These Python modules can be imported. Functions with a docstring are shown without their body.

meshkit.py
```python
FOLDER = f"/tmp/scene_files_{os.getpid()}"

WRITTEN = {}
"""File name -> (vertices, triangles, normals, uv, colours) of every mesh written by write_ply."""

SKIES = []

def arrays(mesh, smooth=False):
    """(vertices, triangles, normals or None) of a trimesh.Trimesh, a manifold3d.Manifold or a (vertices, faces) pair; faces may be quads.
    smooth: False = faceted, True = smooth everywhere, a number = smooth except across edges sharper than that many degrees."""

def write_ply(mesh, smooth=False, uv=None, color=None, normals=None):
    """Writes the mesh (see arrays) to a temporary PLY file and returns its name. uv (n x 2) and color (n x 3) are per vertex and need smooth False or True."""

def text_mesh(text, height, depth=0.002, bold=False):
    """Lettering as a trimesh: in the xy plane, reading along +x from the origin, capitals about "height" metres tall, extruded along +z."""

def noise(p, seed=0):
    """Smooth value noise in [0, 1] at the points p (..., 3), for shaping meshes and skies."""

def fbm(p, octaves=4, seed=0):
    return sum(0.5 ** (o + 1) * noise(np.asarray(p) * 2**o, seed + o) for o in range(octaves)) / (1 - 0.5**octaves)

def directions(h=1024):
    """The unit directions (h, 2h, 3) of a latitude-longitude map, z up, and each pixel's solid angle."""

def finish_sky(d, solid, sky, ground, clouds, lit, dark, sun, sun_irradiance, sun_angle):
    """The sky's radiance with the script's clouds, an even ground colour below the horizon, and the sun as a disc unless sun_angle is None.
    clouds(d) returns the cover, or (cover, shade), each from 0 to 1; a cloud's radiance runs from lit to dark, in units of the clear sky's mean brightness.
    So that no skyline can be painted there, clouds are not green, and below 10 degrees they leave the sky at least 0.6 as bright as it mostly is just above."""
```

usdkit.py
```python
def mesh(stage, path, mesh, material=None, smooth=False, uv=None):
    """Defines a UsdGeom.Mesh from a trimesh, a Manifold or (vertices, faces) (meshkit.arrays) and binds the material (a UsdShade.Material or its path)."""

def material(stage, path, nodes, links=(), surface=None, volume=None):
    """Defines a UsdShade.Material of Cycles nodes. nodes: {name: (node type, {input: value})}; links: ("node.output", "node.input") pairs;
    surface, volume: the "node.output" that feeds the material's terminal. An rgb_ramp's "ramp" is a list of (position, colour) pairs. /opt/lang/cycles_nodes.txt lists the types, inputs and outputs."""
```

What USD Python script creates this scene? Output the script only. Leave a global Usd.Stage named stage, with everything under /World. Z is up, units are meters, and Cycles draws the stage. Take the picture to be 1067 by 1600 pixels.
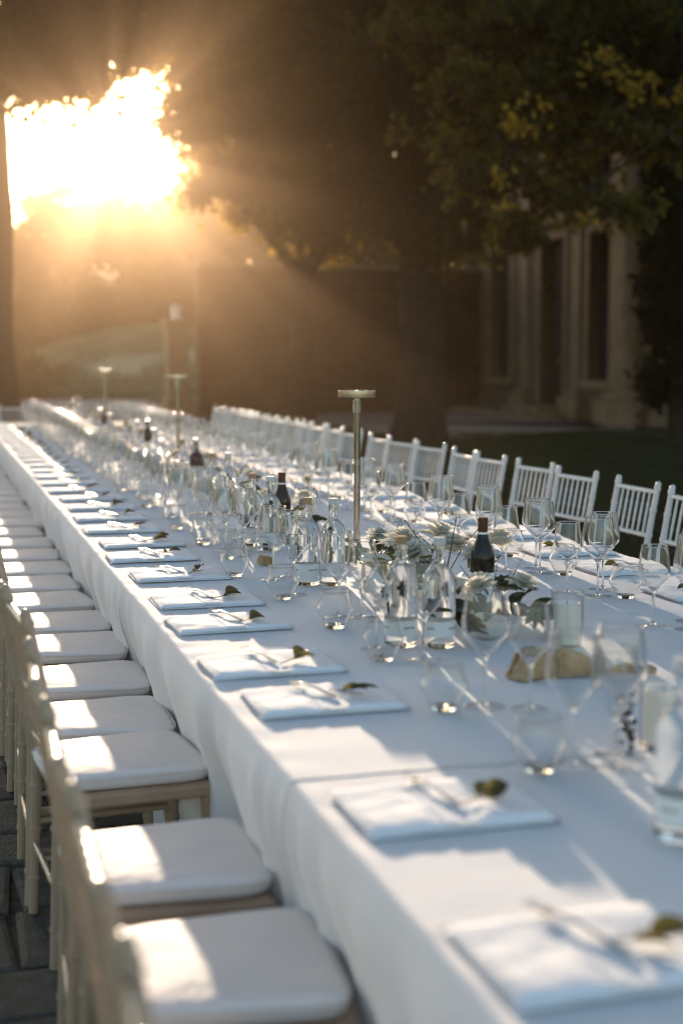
import math, random
import numpy as np, trimesh, usdkit, meshkit
from pxr import Usd, UsdGeom, UsdLux, UsdShade, Gf, Sdf, Vt

stage = Usd.Stage.CreateInMemory()
UsdGeom.SetStageUpAxis(stage, 'Z')
UsdGeom.SetStageMetersPerUnit(stage, 1.0)
world = UsdGeom.Xform.Define(stage, '/World')
stage.SetDefaultPrim(world.GetPrim())
UsdGeom.Scope.Define(stage, '/World/Looks')
rng = np.random.default_rng(7)
random.seed(7)

# ------------------------------------------------------------------ camera
EYE = np.array([0.0, 0.0, 1.57])
YAW, PITCH = math.radians(16.19), math.radians(6.34)
cam = UsdGeom.Camera.Define(stage, '/World/camera')
cam.CreateFocalLengthAttr(50.0)
cam.CreateHorizontalApertureAttr(24.0)
cam.CreateFStopAttr(1.7)
cam.CreateFocusDistanceAttr(5.0)
cam.CreateClippingRangeAttr(Gf.Vec2f(0.05, 3000))
_f = np.array([math.sin(YAW) * math.cos(PITCH), math.cos(YAW) * math.cos(PITCH), -math.sin(PITCH)])
_r = np.array([math.cos(YAW), -math.sin(YAW), 0.0])
_u = np.cross(_r, _f)
M = np.eye(4); M[0, :3], M[1, :3], M[2, :3], M[3, :3] = _r, _u, -_f, EYE
cam.AddTransformOp().Set(Gf.Matrix4d(M.tolist()))
cam.CreateExposureAttr(1.15)

# ------------------------------------------------------------------ sky and sun
SUN_AZ, SUN_EL = math.radians(7.2), math.radians(8.1)
usdkit.material(stage, '/World/Looks/sky_light', {
    's': ('sky_texture', {'sky_type': 'single_scattering', 'sun_disc': False, 'sun_elevation': SUN_EL, 'sun_rotation': SUN_AZ,
                          'altitude': 100.0, 'air_density': 1.0, 'aerosol_density': 1.6, 'ozone_density': 1.5}),
    'b': ('background_shader', {'strength': 0.12})}, [('s.color', 'b.color')], surface='b.background')
dome = UsdLux.DomeLight.Define(stage, '/World/sky')
UsdShade.MaterialBindingAPI.Apply(dome.GetPrim()).Bind(UsdShade.Material.Get(stage, '/World/Looks/sky_light'))
dome.GetPrim().SetCustomDataByKey('kind', 'structure')
sun = UsdLux.DistantLight.Define(stage, '/World/sun')
sun.CreateIntensityAttr(1.25)
sun.CreateAngleAttr(0.5)
sun.CreateNormalizeAttr(True)
sun.CreateColorAttr(Gf.Vec3f(1.0, 0.80, 0.60))
sun.AddRotateZOp().Set(-math.degrees(SUN_AZ))
sun.AddRotateXOp().Set(-(90.0 - math.degrees(SUN_EL)))

# ------------------------------------------------------------------ helpers
names = {}
def numbered(parent, name):
    k = (parent, name); n = names.get(k, 0); names[k] = n + 1
    return name if n == 0 else f'{name}_{n:03d}'

def P(p):
    return '/World' if p is None else (p if isinstance(p, str) else str(p.GetPath()))

def obj(name, mesh, mat, parent=None, smooth=40, kind=None, label=None):
    par = P(parent)
    path = par + '/' + numbered(par, name)
    m = usdkit.mesh(stage, path, mesh, '/World/Looks/' + mat, smooth=smooth)
    p = m.GetPrim()
    if kind: p.SetCustomDataByKey('kind', kind)
    if label: p.SetCustomDataByKey('label', label)
    return p

def tag(p, label=None, cat=None, group=None, kind=None):
    for k, v in (('label', label), ('category', cat), ('group', group), ('kind', kind)):
        if v: p.SetCustomDataByKey(k, v)
    return p

def thing(name, label, cat, loc=(0, 0, 0), rz=0.0, group=None, scale=None):
    x = UsdGeom.Xform.Define(stage, '/World/' + numbered('/World', name))
    x.AddTranslateOp().Set(Gf.Vec3d(*map(float, loc)))
    if rz: x.AddRotateZOp().Set(math.degrees(rz))
    if scale is not None: x.AddScaleOp().Set(Gf.Vec3f(*([scale] * 3 if np.ndim(scale) == 0 else scale)))
    return tag(x.GetPrim(), label, cat, group)

stage.CreateClassPrim('/World/Prototypes')
def proto(name):
    return UsdGeom.Xform.Define(stage, '/World/Prototypes/' + name).GetPrim()

def copy(pr, name, label, cat, loc, rz=0.0, group=None, scale=None):
    t = thing(name, label, cat, loc, rz, group, scale)
    t.GetReferences().AddInternalReference(pr.GetPath())
    t.SetInstanceable(True)
    return t

ORD = ['nearest'] + ('second third fourth fifth sixth seventh eighth ninth tenth eleventh twelfth thirteenth fourteenth fifteenth sixteenth '
       'seventeenth eighteenth nineteenth twentieth').split() + ['twenty-' + s for s in 'first second third fourth fifth sixth seventh eighth ninth'.split()] + ['thirtieth'] + ['thirty-' + s for s in 'first second third fourth fifth sixth seventh eighth ninth'.split()] + ['fortieth']

def cat(*ms):
    V, Fc, n = [], [], 0
    for m in ms:
        v, f = (np.asarray(m.vertices), np.asarray(m.faces)) if hasattr(m, 'vertices') else m
        V.append(np.asarray(v, float)); Fc.append(np.asarray(f) + n); n += len(v)
    return trimesh.Trimesh(np.vstack(V), np.vstack(Fc), process=False)

def box(x0, x1, y0, y1, z0, z1):
    m = trimesh.creation.box([x1 - x0, y1 - y0, z1 - z0]); m.apply_translation([(x0 + x1) / 2, (y0 + y1) / 2, (z0 + z1) / 2]); return m

def rbox(x0, x1, y0, y1, z0, z1, b=0.004):
    """Box with chamfered edges."""
    c = []
    for sx, x in ((-1, x0), (1, x1)):
        for sy, y in ((-1, y0), (1, y1)):
            for sz, z in ((-1, z0), (1, z1)):
                c += [[x - sx * b, y - sy * b, z], [x - sx * b, y, z - sz * b], [x, y - sy * b, z - sz * b]]
    return trimesh.convex.convex_hull(np.array(c))

def lathe(prof, n=20, cap=True):
    """prof: list of (r, z) from bottom to top (or any path). Returns mesh about z."""
    prof = np.array(prof, float); k = len(prof)
    a = np.arange(n) * 2 * math.pi / n
    v = np.stack([prof[:, None, 0] * np.cos(a), prof[:, None, 0] * np.sin(a), np.broadcast_to(prof[:, None, 1], (k, n))], -1).reshape(-1, 3)
    i, j = np.meshgrid(np.arange(k - 1), np.arange(n), indexing='ij')
    q = np.stack([i * n + j, i * n + (j + 1) % n, (i + 1) * n + (j + 1) % n, (i + 1) * n + j], -1).reshape(-1, 4)
    f = np.vstack([q[:, [0, 1, 2]], q[:, [0, 2, 3]]])
    m = trimesh.Trimesh(v, f, process=False)
    m.merge_vertices(); m.update_faces(m.nondegenerate_faces()); return m

def tube(pts, rad, sides=8, cap=True):
    p = np.asarray(pts, float); rad = np.broadcast_to(rad, (len(p),))
    t = np.gradient(p, axis=0); t /= np.linalg.norm(t, axis=1, keepdims=True) + 1e-12
    ref = np.array([0, 0, 1.0]) if abs(t[:, 2]).mean() < 0.8 else np.array([1.0, 0, 0])
    a = np.cross(t, ref); a /= np.linalg.norm(a, axis=1, keepdims=True) + 1e-12
    b = np.cross(t, a); ang = np.arange(sides) * 2 * math.pi / sides
    v = p[:, None] + rad[:, None, None] * (np.cos(ang)[None, :, None] * a[:, None] + np.sin(ang)[None, :, None] * b[:, None])
    i, j = np.meshgrid(np.arange(len(p) - 1), np.arange(sides), indexing='ij')
    q = np.stack([i * sides + j, i * sides + (j + 1) % sides, (i + 1) * sides + (j + 1) % sides, (i + 1) * sides + j], -1).reshape(-1, 4)
    f = [q[:, [0, 2, 1]], q[:, [0, 3, 2]]]; V = v.reshape(-1, 3)
    if cap:
        n = len(V); V = np.vstack([V, p[0], p[-1]]); e = (len(p) - 1) * sides
        J = np.arange(sides)
        f += [np.stack([np.full(sides, n), J, (J + 1) % sides], 1), np.stack([np.full(sides, n + 1), e + (J + 1) % sides, e + J], 1)]
    return trimesh.Trimesh(V, np.vstack(f), process=False)

def bamboo(p0, p1, r, rings, sides=10, r1=None, ends=()):
    """A turned rod with raised bamboo rings at the fractions given."""
    p0, p1 = np.array(p0, float), np.array(p1, float); L = np.linalg.norm(p1 - p0); r1 = r1 or r
    st = [(0, 1.0), (1, 1.0)]
    for t in rings:
        w = 0.006 / L
        st += [(t - 2 * w, 1.0), (t - w, 1.22), (t + w, 1.22), (t + 2 * w, 1.0)]
    st += list(ends)
    st = sorted(st)
    tt = np.array([s[0] for s in st]); rr = np.array([s[1] for s in st]) * (r + (r1 - r) * tt)
    return tube(p0 + (p1 - p0) * tt[:, None], rr, sides)

def grid(nu, nv):
    i, j = np.meshgrid(np.arange(nu - 1), np.arange(nv - 1), indexing='ij')
    q = np.stack([i * nv + j, (i + 1) * nv + j, (i + 1) * nv + j + 1, i * nv + j + 1], -1).reshape(-1, 4)
    return np.vstack([q[:, [0, 1, 2]], q[:, [0, 2, 3]]])

def sst(a, b, x):
    t = np.clip((np.asarray(x, float) - a) / (b - a), 0, 1); return t * t * (3 - 2 * t)

# ------------------------------------------------------------------ materials
def mat(name, color, rough=0.6, spec=0.5, metal=0.0, var=None, scale=6.0, bump=0.0, bscale=40.0, coat=0.0, sheen=0.0, detail=4.0, obj_space=False, transl=None, bdist=0.01):
    nodes = {'p': ('principled_bsdf', {'base_color': color, 'roughness': rough, 'specular_ior_level': spec, 'metallic': metal, 'coat_weight': coat, 'sheen_weight': sheen})}
    links = []
    if var is not None or bump:
        nodes['g'] = ('texture_coordinate', {}) if obj_space else ('geometry', {})
        src = 'g.object' if obj_space else 'g.position'
    if var is not None:
        nodes['n'] = ('noise_texture', {'scale': scale, 'detail': detail, 'roughness': 0.6})
        nodes['r'] = ('rgb_ramp', {'ramp': [(0.3, color), (0.7, var)]})
        links += [(src, 'n.vector'), ('n.fac', 'r.fac'), ('r.color', 'p.base_color')]
    if bump:
        nodes['bn'] = ('noise_texture', {'scale': bscale, 'detail': 3.0})
        nodes['b'] = ('bump', {'strength': bump, 'distance': bdist})
        links += [(src, 'bn.vector'), ('bn.fac', 'b.height'), ('b.normal', 'p.normal')]
    out = 'p.BSDF'
    if transl is not None:
        nodes['t'] = ('translucent_bsdf', {'color': transl}); nodes['m'] = ('mix_closure', {'fac': 0.45})
        links += [('p.BSDF', 'm.closure1'), ('t.BSDF', 'm.closure2')]; out = 'm.closure'
    usdkit.material(stage, '/World/Looks/' + name, nodes, links, surface=out)

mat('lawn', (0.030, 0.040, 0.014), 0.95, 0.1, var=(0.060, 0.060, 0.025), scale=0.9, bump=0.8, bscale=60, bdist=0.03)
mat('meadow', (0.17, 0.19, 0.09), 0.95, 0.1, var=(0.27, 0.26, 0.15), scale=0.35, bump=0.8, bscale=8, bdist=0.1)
mat('hillside', (0.05, 0.055, 0.022), 0.95, 0.1, var=(0.09, 0.08, 0.04), scale=0.1)
mat('gravel', (0.21, 0.155, 0.11), 0.95, 0.2, var=(0.29, 0.22, 0.16), scale=18, bump=0.6, bscale=90)
mat('drive', (0.26, 0.25, 0.23), 0.95, 0.2, var=(0.33, 0.31, 0.28), scale=2, bump=0.4, bscale=60)
mat('bedding', (0.050, 0.042, 0.032), 0.98, 0.1, var=(0.09, 0.08, 0.06), scale=25, bump=0.8, bscale=120)
mat('paver', (0.075, 0.066, 0.052), 0.9, 0.25, var=(0.14, 0.125, 0.10), scale=22, bump=0.9, bscale=110, detail=8)
mat('linen', (0.80, 0.768, 0.74), 0.92, 0.2, var=(0.82, 0.79, 0.765), scale=4, bump=0.12, bscale=700, sheen=0.15, bdist=0.002)
mat('napkin_linen', (0.79, 0.78, 0.775), 0.92, 0.2, bump=0.2, bscale=500, sheen=0.2, bdist=0.002)
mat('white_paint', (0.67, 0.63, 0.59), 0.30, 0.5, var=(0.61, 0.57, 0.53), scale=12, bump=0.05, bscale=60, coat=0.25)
mat('shaded_white_paint', (0.45, 0.315, 0.21), 0.28, 0.5, var=(0.38, 0.265, 0.175), scale=12, bump=0.05, bscale=60, coat=0.3)  # white chair paint with the shade of the backlit left row in its colour
mat('cushion', (0.73, 0.685, 0.65), 0.7, 0.3, var=(0.77, 0.725, 0.69), scale=5, bump=0.35, bscale=14, sheen=0.1)
mat('steel', (0.62, 0.58, 0.53), 0.22, metal=1.0)
mat('brass', (0.66, 0.59, 0.51), 0.16, metal=1.0, var=(0.54, 0.48, 0.42), scale=30)
mat('cork', (0.42, 0.27, 0.15), 0.85, 0.2, var=(0.30, 0.18, 0.09), scale=150)
mat('cap_grey', (0.55, 0.52, 0.50), 0.5, bump=0.1, bscale=200)
mat('paper', (0.78, 0.76, 0.72), 0.7)
mat('ink', (0.05, 0.045, 0.04), 0.7)
mat('foil', (0.085, 0.032, 0.017), 0.35, metal=0.6)
mat('dark_bottle', (0.008, 0.005, 0.003), 0.06, 0.45)
mat('wax', (0.80, 0.74, 0.62), 0.5, 0.4)
mat('wick', (0.03, 0.025, 0.02), 0.9)
mat('crust', (0.30, 0.155, 0.06), 0.7, 0.3, var=(0.46, 0.28, 0.12), scale=35, bump=0.5, bscale=70)
mat('crumb', (0.56, 0.40, 0.22), 0.9, 0.2, var=(0.44, 0.28, 0.14), scale=60, bump=0.8, bscale=110)
mat('petal', (0.84, 0.82, 0.75), 0.6, 0.3, transl=(0.7, 0.68, 0.58))
mat('flower_centre', (0.22, 0.25, 0.07), 0.8)
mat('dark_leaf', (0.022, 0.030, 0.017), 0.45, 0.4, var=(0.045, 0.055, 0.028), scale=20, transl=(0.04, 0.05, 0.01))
mat('bay_leaf', (0.070, 0.064, 0.024), 0.5, 0.4, var=(0.105, 0.088, 0.034), scale=30, transl=(0.09, 0.08, 0.02))
mat('succulent', (0.055, 0.075, 0.058), 0.5, 0.4, var=(0.085, 0.10, 0.075), scale=40)
mat('berry', (0.020, 0.010, 0.012), 0.3, 0.5)
mat('twig', (0.05, 0.032, 0.02), 0.8)
mat('ceramic', (0.70, 0.68, 0.64), 0.25)
mat('bark', (0.024, 0.016, 0.010), 0.95, 0.1, var=(0.055, 0.038, 0.024), scale=7, bump=1.0, bscale=14, bdist=0.05, detail=8)
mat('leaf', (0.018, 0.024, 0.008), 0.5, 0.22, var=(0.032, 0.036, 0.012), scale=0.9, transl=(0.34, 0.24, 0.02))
mat('leaf_dry', (0.030, 0.030, 0.009), 0.5, 0.25, var=(0.06, 0.052, 0.014), scale=0.7, transl=(0.34, 0.22, 0.025))
mat('sun_tinted_leaf', (0.36, 0.20, 0.02), 0.5, 0.25, var=(0.46, 0.27, 0.03), scale=3.0, transl=(0.6, 0.38, 0.03))  # leaf colour with the low sunlight painted in
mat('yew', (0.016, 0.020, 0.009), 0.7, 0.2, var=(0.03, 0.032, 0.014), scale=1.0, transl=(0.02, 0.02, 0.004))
mat('shrub', (0.05, 0.06, 0.022), 0.7, 0.2, var=(0.09, 0.085, 0.035), scale=0.6, transl=(0.12, 0.10, 0.02))
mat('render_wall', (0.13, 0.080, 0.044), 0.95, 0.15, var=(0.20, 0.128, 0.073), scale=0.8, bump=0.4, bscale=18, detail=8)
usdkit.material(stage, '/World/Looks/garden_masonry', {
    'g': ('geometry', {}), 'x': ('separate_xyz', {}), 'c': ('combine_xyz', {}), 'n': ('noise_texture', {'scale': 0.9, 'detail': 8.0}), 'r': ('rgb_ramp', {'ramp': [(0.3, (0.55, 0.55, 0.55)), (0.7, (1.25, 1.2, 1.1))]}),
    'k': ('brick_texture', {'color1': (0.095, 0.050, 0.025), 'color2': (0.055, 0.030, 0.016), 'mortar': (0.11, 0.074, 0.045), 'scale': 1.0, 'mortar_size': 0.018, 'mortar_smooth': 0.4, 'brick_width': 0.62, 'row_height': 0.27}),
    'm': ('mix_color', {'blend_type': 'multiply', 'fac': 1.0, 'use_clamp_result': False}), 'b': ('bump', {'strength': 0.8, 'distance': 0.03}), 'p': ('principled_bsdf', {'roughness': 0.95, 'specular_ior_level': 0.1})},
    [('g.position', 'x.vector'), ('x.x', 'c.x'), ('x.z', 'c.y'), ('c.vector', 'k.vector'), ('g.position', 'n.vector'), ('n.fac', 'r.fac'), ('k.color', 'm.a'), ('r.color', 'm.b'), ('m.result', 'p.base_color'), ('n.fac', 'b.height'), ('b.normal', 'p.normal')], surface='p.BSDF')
mat('stone', (0.21, 0.125, 0.066), 0.9, 0.2, var=(0.30, 0.19, 0.105), scale=2.0, bump=0.4, bscale=25, detail=8)
mat('dark_timber', (0.030, 0.021, 0.014), 0.6, 0.3, var=(0.045, 0.03, 0.02), scale=5)
mat('window_glass', (0.02, 0.02, 0.022), 0.08, 0.6)
mat('roof_tile', (0.20, 0.095, 0.055), 0.9, 0.2, var=(0.28, 0.14, 0.08), scale=3)
mat('sign_white', (0.78, 0.78, 0.76), 0.5)

def clear_glass(name, tint, rough=0.015, ior=1.45, rim=(0.06, 0.06, 0.06)):
    usdkit.material(stage, '/World/Looks/' + name, {
        'q': ('geometry', {}), 'i': ('mix_float', {'a': ior, 'b': 1.0 / ior, 'use_clamp': False}), 'f': ('fresnel', {'IOR': ior}), 'w': ('layer_weight', {'blend': 0.12}), 'c': ('mix_color', {'a': tint, 'b': rim}), 't': ('transparent_bsdf', {'color': tint}),
        'g': ('glossy_bsdf', {'color': (1, 1, 1), 'roughness': rough}), 'm': ('mix_closure', {})},
        [('q.backfacing', 'i.fac'), ('i.result', 'f.IOR'), ('w.facing', 'c.fac'), ('c.result', 't.color'), ('f.fac', 'm.fac'), ('t.BSDF', 'm.closure1'), ('g.BSDF', 'm.closure2')], surface='m.closure')
clear_glass('rim_glass', (0.97, 0.97, 0.97), 0.13, 1.8, (0.4, 0.4, 0.4))
clear_glass('foot_glass', (0.985, 0.985, 0.985), 0.06, 1.22, (0.5, 0.5, 0.5))
clear_glass('thin_glass', (0.98, 0.982, 0.98), 0.09, 2.0)
usdkit.material(stage, '/World/Looks/solid_glass', {'p': ('principled_bsdf', {'base_color': (0.97, 0.98, 0.97), 'roughness': 0.02, 'ior': 1.48, 'transmission_weight': 1.0})}, [], surface='p.BSDF')
usdkit.material(stage, '/World/Looks/clear_crystal', {'p': ('principled_bsdf', {'base_color': (0.95, 0.95, 0.945), 'roughness': 0.02, 'ior': 1.52, 'transmission_weight': 1.0})}, [], surface='p.BSDF')
usdkit.material(stage, '/World/Looks/water_glass', {'p': ('principled_bsdf', {'base_color': (0.95, 0.975, 0.965), 'roughness': 0.02, 'ior': 1.36, 'transmission_weight': 1.0})}, [], surface='p.BSDF')

#@@SETTING
# ------------------------------------------------------------------ setting: ground, terrace, paths, hills
def pix(x, y, z=0.0, D=None):
    """A point of the real place, from sight lines measured once when surveying the photograph."""
    w = ((x - 533.5) / 2223.0) * _r - ((y - 800) / 2223.0) * _u + _f
    return EYE + w * (D if D is not None else (z - EYE[2]) / w[2])

def bank_height(X, Y):
    d = Y + 0.15 * X
    h = 2.7 * sst(50, 66, d) * (0.22 + 0.78 * sst(1, 11, X)) + 7.5 * sst(85, 150, d)
    return h + 0.35 * (meshkit.fbm(np.stack([X * .15, Y * .15, 0 * X], -1), 3, 3) - .5) * sst(52, 62, d)

xs = np.concatenate([np.linspace(-600, -80, 14), np.linspace(-70, 70, 71), np.linspace(80, 600, 14)])
ys = np.concatenate([np.linspace(-150, -10, 10), np.linspace(-5, 50, 30), np.linspace(52, 160, 73), np.linspace(170, 800, 16)])
X, Y = np.meshgrid(xs, ys, indexing='ij')
Z = bank_height(X, Y)
G = (np.stack([X, Y, Z], -1).reshape(-1, 3), grid(len(xs), len(ys)))
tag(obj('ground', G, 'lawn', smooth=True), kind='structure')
# pale meadow on the bank, a sheet lying 2 cm above the ground
bx, by = np.linspace(-34, 19, 60), np.linspace(51, 78, 40)
BX, BY = np.meshgrid(bx, by, indexing='ij')
BY = BY + 1.0 * np.sin(BX * .5) + 2.5 * (meshkit.noise(np.stack([BX * .35, BY * 0, BX * 0], -1)) - .5) * (BY - 45) / 20
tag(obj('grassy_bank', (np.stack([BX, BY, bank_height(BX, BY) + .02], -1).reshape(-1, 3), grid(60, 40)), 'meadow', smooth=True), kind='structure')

def sheet(name, poly, m, z):
    from shapely.geometry import Polygon
    mesh = trimesh.creation.extrude_polygon(Polygon([(p[0], p[1]) for p in poly]), z + .3, engine='earcut')
    mesh.apply_translation([0, 0, -.3])
    return tag(obj(name, mesh, m, smooth=False), kind='structure')

sheet('driveway', [(-9.5, 36.5), (6.6, 36.5), (6.6, 39.5), (7.2, 50), (3.6, 50), (-2.0, 45.5), (-9.5, 43)], 'drive', .008)
sheet('gravel_path', [pix(700, 690), pix(860, 674), pix(985, 664), (14.0, 27.0), (14.25, 27.0), (14.25, 37.0), (10.5, 37.0), (8.5, 33.0)], 'gravel', .012)

# terrace: bedding sheet with irregular stone slabs standing proud of it
TX0, TX1, TY0, TY1 = -2.6, 3.85, -1.5, 18.6
ter = UsdGeom.Xform.Define(stage, '/World/terrace').GetPrim(); tag(ter, kind='structure')
obj('bedding', box(TX0, TX1, TY0, TY1, -.3, .012), 'bedding', ter, smooth=False)
rest = []
def slab(x0, x1, y0, y1, seed):
    r = np.random.default_rng(seed)
    g = .012
    j = lambda: r.uniform(-.014, .014)
    q = np.array([[x0 + g + j(), y0 + g + j()], [x1 - g + j(), y0 + g + j()], [x1 - g + j(), y1 - g + j()], [x0 + g + j(), y1 - g + j()]])
    c = q.mean(0); top = .030 + r.uniform(-.005, .006)
    tilt = r.uniform(-.012, .012, 2)
    o, i2 = q, c + (q - c) * (1 - .02 / np.linalg.norm(q - c, axis=1)[:, None])
    zt = lambda a: top + (a - c) @ tilt
    V = np.vstack([np.c_[o, np.full(4, 0.0)], np.c_[o, zt(o) - .008], np.c_[i2, zt(i2)]])
    Fc = []
    for k in range(4):
        n = (k + 1) % 4
        for a in (0, 4):
            Fc += [[a + k, a + n, a + 4 + n], [a + k, a + 4 + n, a + 4 + k]]
    Fc += [[8, 9, 10], [8, 10, 11]]
    return trimesh.Trimesh(V, Fc, process=False)
k = 0; y = TY0
while y < TY1 - .1:
    h = rng.uniform(.26, .42); h = min(h, TY1 - y); x = TX0
    while x < TX1 - .05:
        w = min(rng.uniform(.35, .62), TX1 - x)
        s = slab(x, x + w, y, y + h, k); k += 1
        if (-.9 < x < .62 and 1.9 < y < 8.5) or (x > 3.1 and 4.5 < y < 9.5):
            obj('stone_slab', s, 'paver', ter, smooth=False)
        else:
            rest.append(s)
        x += w
    y += h
obj('stone_paving', cat(*rest), 'paver', ter, smooth=False, kind='stuff')

# grass tufts and fallen leaves on the lawn in view
pi = UsdGeom.PointInstancer.Define(stage, '/World/grass'); gp_ = UsdGeom.Xform.Define(stage, '/World/grass/tuft').GetPrim(); gr = np.random.default_rng(31); V, Fq = [], []
for i in range(26):
    a, q = gr.uniform(0, 6.28), gr.normal(0, .07, 2); h_ = gr.uniform(.04, .10); ln_ = gr.uniform(.01, .05); w_ = .004
    c_, s_ = math.cos(a), math.sin(a)
    V += [[q[0] - w_ * s_, q[1] + w_ * c_, 0], [q[0] + w_ * s_, q[1] - w_ * c_, 0], [q[0] + ln_ * c_, q[1] + ln_ * s_, h_]]; Fq.append([3 * i, 3 * i + 1, 3 * i + 2])
obj('blades', trimesh.Trimesh(V, Fq, process=False), 'lawn', gp_, smooth=False)
n_ = 9000; gx_ = 3.95 + gr.uniform(0, 1, n_) ** 1.3 * 9; gy_ = 5 + gr.uniform(0, 1, n_) * 21
pi.CreatePrototypesRel().SetTargets([gp_.GetPath()])
pi.CreateProtoIndicesAttr(Vt.IntArray([0] * n_))
pi.CreatePositionsAttr(Vt.Vec3fArray.FromNumpy(np.stack([gx_, gy_, 0 * gx_], 1).astype(np.float32)))
an_ = gr.uniform(0, 6.28, n_) / 2
pi.CreateOrientationsAttr(Vt.QuathArray([Gf.Quath(float(math.cos(a)), 0, 0, float(math.sin(a))) for a in an_]))
mg = UsdGeom.PointInstancer.Define(stage, '/World/meadow_grass'); mt_ = UsdGeom.Xform.Define(stage, '/World/meadow_grass/tuft').GetPrim(); V, Fq = [], []
for i in range(40):
    a, q = gr.uniform(0, 6.28), gr.normal(0, .22, 2); h_ = gr.uniform(.12, .5); ln_ = gr.uniform(.03, .2); c_, s_ = math.cos(a), math.sin(a)
    V += [[q[0] - .018 * s_, q[1] + .018 * c_, 0], [q[0] + .018 * s_, q[1] - .018 * c_, 0], [q[0] + ln_ * c_, q[1] + ln_ * s_, h_]]; Fq.append([3 * i, 3 * i + 1, 3 * i + 2])
obj('blades', trimesh.Trimesh(V, Fq, process=False), 'meadow', mt_, smooth=False)
mx_, my_ = gr.uniform(-4, 16, 2600), gr.uniform(51, 80, 2600)
ok_ = meshkit.noise(np.stack([mx_ * .4, my_ * .4, 0 * mx_], -1), 5) > .42; mx_, my_ = mx_[ok_], my_[ok_]
mg.CreatePrototypesRel().SetTargets([mt_.GetPath()]); mg.CreateProtoIndicesAttr(Vt.IntArray([0] * len(mx_)))
mg.CreatePositionsAttr(Vt.Vec3fArray.FromNumpy(np.stack([mx_, my_, bank_height(mx_, my_)], 1).astype(np.float32)))
mg.CreateOrientationsAttr(Vt.QuathArray([Gf.Quath(float(math.cos(a)), 0, 0, float(math.sin(a))) for a in gr.uniform(0, 3.1, len(mx_))]))
tag(mg.GetPrim(), 'tall pale grass growing on the bank at the left', 'grass', kind='stuff')
tag(pi.GetPrim(), 'short dark grass on the lawn beyond the chairs', 'grass', kind='stuff')

# ------------------------------------------------------------------ villa, garden wall, gate post
VX, VY0, VY1, VH = 15.0, 27.8, 37.7, 11.5
villa = thing('villa', 'tall stone villa with narrow windows, dark door and steps behind the trees', 'building', (VX, VY0, 0))
openings = []   # local y0,y1,z0,z1 along the facade (local x = 0 is the wall face, negative is outwards)
def arch_poly(y0, y1, z0, z1, arch):
    if not arch: return [(y0, z0), (y1, z0), (y1, z1), (y0, z1)]
    r = (y1 - y0) / 2; c = (y0 + y1) / 2
    return [(y0, z0), (y1, z0)] + [(c + r * math.cos(a), z1 - r + r * math.sin(a)) for a in np.linspace(0, math.pi, 13)]
ops = [(1.7, 3.0, .96, 4.4, False, 'w'), (4.35, 5.75, .30, 4.4, False, 'd'), (7.7, 9.1, .96, 4.4, False, 'w'),
       (1.75, 2.95, 5.6, 7.7, True, 'w'), (4.45, 5.65, 5.6, 7.7, True, 'w'), (7.8, 9.0, 5.6, 7.7, True, 'w'),
       (1.75, 2.95, 9.0, 10.4, False, 'w'), (4.45, 5.65, 9.0, 10.4, False, 'w'), (7.8, 9.0, 9.0, 10.4, False, 'w')]
from shapely.geometry import Polygon
L = VY1 - VY0
fac = Polygon([(0, 0), (L, 0), (L, VH), (0, VH)])
for o in ops: fac = fac.difference(Polygon(arch_poly(*o[:5])))
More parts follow.
